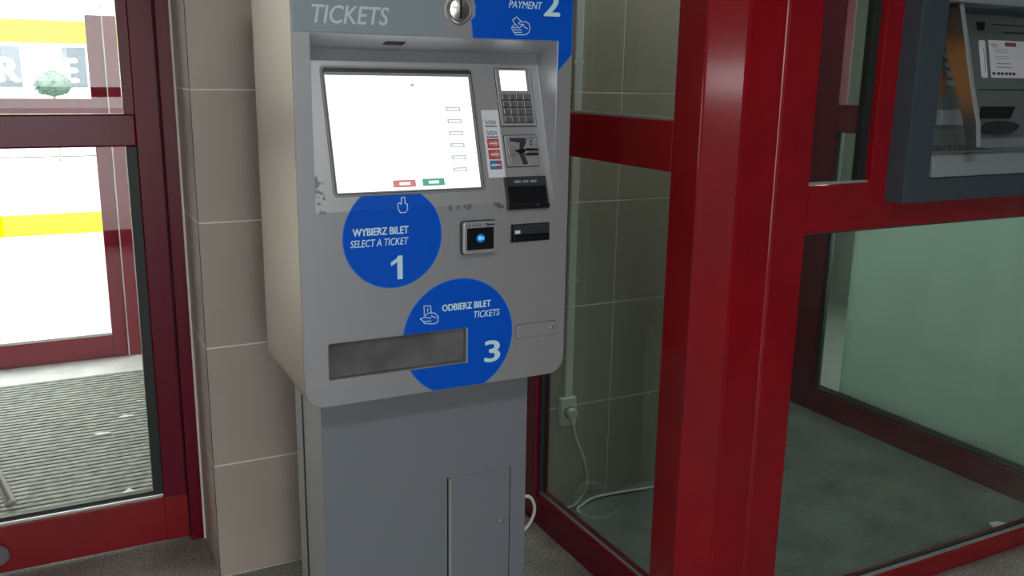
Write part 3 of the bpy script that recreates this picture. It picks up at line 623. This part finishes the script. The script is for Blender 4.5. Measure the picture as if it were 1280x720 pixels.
# circle three, cut by the lower edge and by the ticket slot
C3 = clip(disc(0.974, 0.953, 0.163, 72), lambda p: p[1]-0.8085); C3e = clip(disc(0.974, 0.953, 0.1655, 72), lambda p: p[1]-0.8075)
def notch(pts, x, z0, z1):           # remove the slot rectangle (x from the left up to x, z0..z1)
    up_ = clip(pts, lambda p: p[1]-z1); lo = clip(pts, lambda p: z0-p[1]); md = clip(clip(clip(pts, lambda p: p[1]-z0), lambda p: z1-p[1]), lambda p: p[0]-x)
    return [up_, lo, md]
bm = bmesh.new()
for q in notch(C3e, 0.9985, 0.8755, 0.9765): prism(bm, FF, q, 0, 0.0006)
link('sticker_edge', bm, 'blue_light', tm)
bm = bmesh.new()
for q in notch(C3, 1.001, 0.8755, 0.9765): prism(bm, FF, q, 0, 0.0012)
c3 = link('circle_sticker', bm, 'blue', tm)
text('lettering', 'ODBIERZ BILET', FF, 0.924, 1.069, 1.0300, 1.0485, 'letter', c3, d=0.0018, bold=0.05)
text('lettering', 'TICKETS', FF, 1.018, 1.097, 1.0015, 1.0205, 'letter', c3, d=0.0018, bold=0.018, shear=0.2)
text('numeral', '3', FF, 1.053, 1.098, 0.869, 0.930, 'letter', c3, d=0.0018, bold=0.045)
bm = bmesh.new()
for s in [[(0.872, 1.024), (0.871, 1.051), (0.89, 1.049), (0.892, 1.031)], [(0.882, 1.042), (0.882, 1.035)],
          [(0.874, 1.022), (0.882, 1.03), (0.902, 1.028), (0.912, 1.017), (0.911, 1.003), (0.902, 0.998), (0.872, 1.002), (0.869, 1.008), (0.86, 1.016), (0.871, 1.019)],
          [(0.871, 1.019), (0.891, 1.015)], [(0.869, 1.008), (0.891, 1.007)], [(0.892, 1.021), (0.906, 1.014)]]:
    stroke(bm, FF, s, 0.0021, 0.0012, 0.0018)
link('hand_symbol', bm, 'letter', c3)
# pedestal
PY = 2.30; FP = Fr((0, PY, 0), XP, ZP)
ps = box('pedestal', 0.612, 1.2435, PY+0.003, 2.60, 0, 0.812, 'pedestal_side', tm, 0.002)
box('pedestal_front', 0.610, 1.245, PY, PY+0.004, 0, 0.81, 'pedestal', tm, 0.0015)
bm = bmesh.new(); abox(bm, 0.6085, 0.6125, 2.505, 2.511, 0, 0.80); link('panel_seam', bm, 'dark', ps)
dr = pr('service_door', FP, rect(0.9845, 1.1885, 0.06, 0.488), 0, 0.0022, 'pedestal', tm, 0.0008)
pr('door_gap', FP, rect(0.9805, 0.9850, 0.055, 0.490), 0, 0.0010, 'black', dr)
pr('door_gap', FP, rect(1.1882, 1.1912, 0.055, 0.490), 0, 0.0010, 'black', dr)
pr('hinge_strip', FP, rect(0.9855, 0.9935, 0.062, 0.484), 0.0022, 0.0036, 'pedestal_side', dr)
pr('door_lock', FP, disc(1.162, 0.312, 0.0085, 18), 0.0022, 0.007, 'chrome', dr, 0.0015)

# ------------------------------------------------------------------ cash machine set in the booth front
am = empty('cash_machine', 'dark slate grey cash machine with curved side shield, set into the red glazed wall', 'cash machine', loc=(2.6, 1.84, 1.3))
FA = Fr((0, 1.842, 0), XP, ZP)      # depth outward = -Y
def frame_piece(pts): return pr('surround', FA, pts, -0.008, 0.062, 'atm', am, 0.002)
AX0, AX1, AZ0, AZ1 = 2.160, 3.12, 1.316, 2.05
IX0, IX1, IZ0, IZ1 = 2.262, 3.02, 1.384, 1.97
bm = bmesh.new()
for y, k in ((1.780, 0), (1.850, 0)): pass
o_ = rect(AX0, AX1, AZ0, AZ1); i_ = rect(IX0, IX1, IZ0, IZ1)
of = [bm.verts.new((x, 1.780, z)) for x, z in o_]; ob = [bm.verts.new((x, 1.845, z)) for x, z in o_]
inf = [bm.verts.new((x, 1.780, z)) for x, z in i_]; inb = [bm.verts.new((x, 2.03, z)) for x, z in i_]
ring(of, ob); ring(of, inf); ring(inf, inb)
ob2 = [bm.verts.new((x, 1.845, z)) for x, z in rect(IX0-0.004, IX1+0.004, IZ0-0.004, IZ1+0.004)]
ring(ob, ob2); ob3 = [bm.verts.new((x, 2.03, z)) for x, z in rect(IX0-0.004, IX1+0.004, IZ0-0.004, IZ1+0.004)]
ring(ob2, ob3); ring(ob3, inb)
link('surround', bm, 'atm', am, 0.0025)
# fascia, tilted back
fa = Vector((0, 0.24, 1)).normalized(); FS = Fr((0, 1.892, 1.63), XP, fa)
fc = pr('fascia', FS, rect(IX0, IX1, 0, 0.345), -0.03, 0, 'atm_mid', am)
pr('hood', FS, rect(IX0, IX1, 0.235, 0.345), 0, 0.05, 'atm', am, 0.003)
lb = pr('notice_label', FS, rect(2.645, 2.83, 0.041, 0.158, 0.002, 2), 0, 0.002, 'paper', am)
for k, (a, b) in enumerate(((0.128, 0.1295), (0.121, 0.1225), (0.107, 0.1085), (0.1, 0.1015))): pr('print_line', FS, rect(2.668, 2.735, a, b), 0.002, 0.0025, 'print_grey', lb)
for a, b, c, d in ((2.674, 2.74, 0.084, 0.087), (2.672, 2.745, 0.072, 0.075), (2.656, 2.682, 0.143, 0.146), (2.656, 2.684, 0.136, 0.139), (2.649, 2.653, 0.143, 0.147)): pr('print_line', FS, rect(a, b, c, d), 0.002, 0.0025, 'print_grey', lb)
pr('print_panel', FS, rect(2.721, 2.775, 0.140, 0.152), 0.002, 0.0025, 'print_purple', lb)
for x in (2.650, 2.672, 2.690, 2.710, 2.728, 2.746): pr('print_mark', FS, rect(x, x+0.014, 0.050, 0.058), 0.002, 0.0025, 'dark', lb)
sk = pr('side_sticker', FS, rect(2.599, 2.627, 0.040, 0.156, 0.004, 3), 0, 0.002, 'paper', am)
pr('print_line', FS, rect(2.617, 2.6185, 0.058, 0.132), 0.002, 0.0024, 'dark', sk)
pr('notch', FS, [(2.598, 0.187), (2.628, 0.187), (2.636, 0.212), (2.594, 0.212)], 0, 0.002, 'black', am)
pr('groove', FS, rect(2.67, 2.95, 0.206, 0.209), 0, 0.001, 'black', am); pr('groove', FS, rect(2.72, 2.95, 0.182, 0.186), 0, 0.001, 'black', am)
pr('groove', FS, rect(2.58, IX1, 0.002, 0.0045), 0, 0.001, 'black', am)
for k in range(4): pr('function_key', FS, rect(2.425, 2.462, 0.094-0.028*k, 0.113-0.028*k, 0.003, 2), 0, 0.010, 'atm_light', am, 0.002)
pr('amber_glow_panel', FS, rect(2.405, 2.436, -0.005, 0.055), 0, 0.004, 'amber', am)  # amber glow painted as flat colour; the panel emits nothing
# lower part
FL = Fr((0, 1.892, 0), XP, ZP)
pr('lower_fascia', FL, rect(IX0, IX1, IZ0+0.004, 1.631), -0.04, 0, 'atm_mid', am)
pr('card_inlet', FL, rect(2.40, 2.53, 1.527, 1.575), 0, 0.02, 'atm_light', am, 0.004)
pr('cash_slot', FL, [(2.60, 1.582), (2.762, 1.582), (2.745, 1.545), (2.60, 1.545)], 0, 0.004, 'black', am)
bm = bmesh.new(); prism(bm, Fr((2.685, 1.885, 1.512), XP, (0, -0.6, -0.8)), [(0.085*math.cos(a), 0.020*math.sin(a)) for a in [k*math.pi/12 for k in range(24)]], -0.02, 0.006)
link('hand_bowl', bm, 'dark', am, 0.003)
fX = Fr((IX0+0.001, 0, 0), (0, -1, 0), ZP)     # normal = -X
def side_prism(name, pts, x0, x1, m, bevel=0.003):
    bm = bmesh.new(); prism(bm, Fr((x0, 0, 0), (0, 1, 0), ZP), pts, 0, x1-x0); return link(name, bm, m, am, bevel)
side_prism('shelf', [(1.90, IZ0+0.002), (1.772, IZ0+0.002), (1.772, 1.428), (1.786, 1.448), (1.86, 1.458), (1.90, 1.492)], IX0+0.003, IX1-0.003, 'atm_light', 0.004)
side_prism('keypad_bed', [(1.895, 1.50), (1.86, 1.466), (1.80, 1.458), (1.80, 1.450), (1.86, 1.456), (1.897, 1.49)], 2.30, 2.55, 'atm_mid', 0.002)
FK = Fr((2.33, 1.812, 1.4605), XP, (0, 0.06, 0.008))
for r_ in range(3):
    for c_ in range(5): pr('key', FK, rect(0.024*c_, 0.024*c_+0.017, 0.016*r_, 0.016*r_+0.011), 0, 0.006, 'key', am, 0.0015)
# curved privacy shield
edge = [(1.818, 1.875), (1.795, 1.80), (1.772, 1.72), (1.742, 1.62), (1.716, 1.54), (1.706, 1.475)]
back = [(1.862, 1.873), (1.862, 1.80), (1.838, 1.72), (1.800, 1.635), (1.765, 1.55), (1.742, 1.475)]
bm = bmesh.new(); prism(bm, Fr((2.354, 0, 0), (0, 1, 0), ZP), edge + back[::-1], 0, 0.016); ps2 = link('privacy_shield', bm, 'atm_light', am, 0.003)
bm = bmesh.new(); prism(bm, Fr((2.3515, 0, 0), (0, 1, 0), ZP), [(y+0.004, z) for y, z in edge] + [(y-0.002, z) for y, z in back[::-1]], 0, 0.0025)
link('shield_reflection', bm, 'lining_reflection', ps2)  # thin plate that carries the painted amber reflection
box('shield_mount', 2.33, 2.62, 1.80, 1.93, 1.873, 1.90, 'atm_light', am, 0.004)

# ------------------------------------------------------------------ unseen fill lamps, added above the frame to brighten hall and booth
def lamp(x, y, z, w, label, col):
    t = empty('fill_lamp', label, 'lamp', loc=(x, y, z))
    box('fill_housing', x-0.62, x+0.62, y-0.1, y+0.1, z-0.04, z, 'white', t, 0.004)
    box('fill_diffuser', x-0.58, x+0.58, y-0.07, y+0.07, z-0.055, z-0.0405, 'lamp', t)
    l = bpy.data.lights.new('fill_light', 'AREA'); l.shape = 'RECTANGLE'; l.size = 1.1; l.size_y = 0.14; l.energy = w; l.color = col
    o = bpy.data.objects.new('fill_light', l); C.objects.link(o); o.parent = t; o.location = (0, 0, -0.06)
lamp(0.6, 0.2, 2.9, FILL_HALL, 'unseen fill lamp added at the hall ceiling', (1, 0.98, 0.96))
lamp(2.75, 2.5, 2.9, FILL_BOOTH, 'unseen fill lamp added at the ceiling of the glazed booth', (0.92, 1, 0.95))
lamp(4.3, 2.9, 2.9, 16, 'unseen fill lamp added to brighten the pale green board from behind', (0.95, 1, 0.97))

for o in bpy.data.objects:
    if '_w' in o: del o['_w']
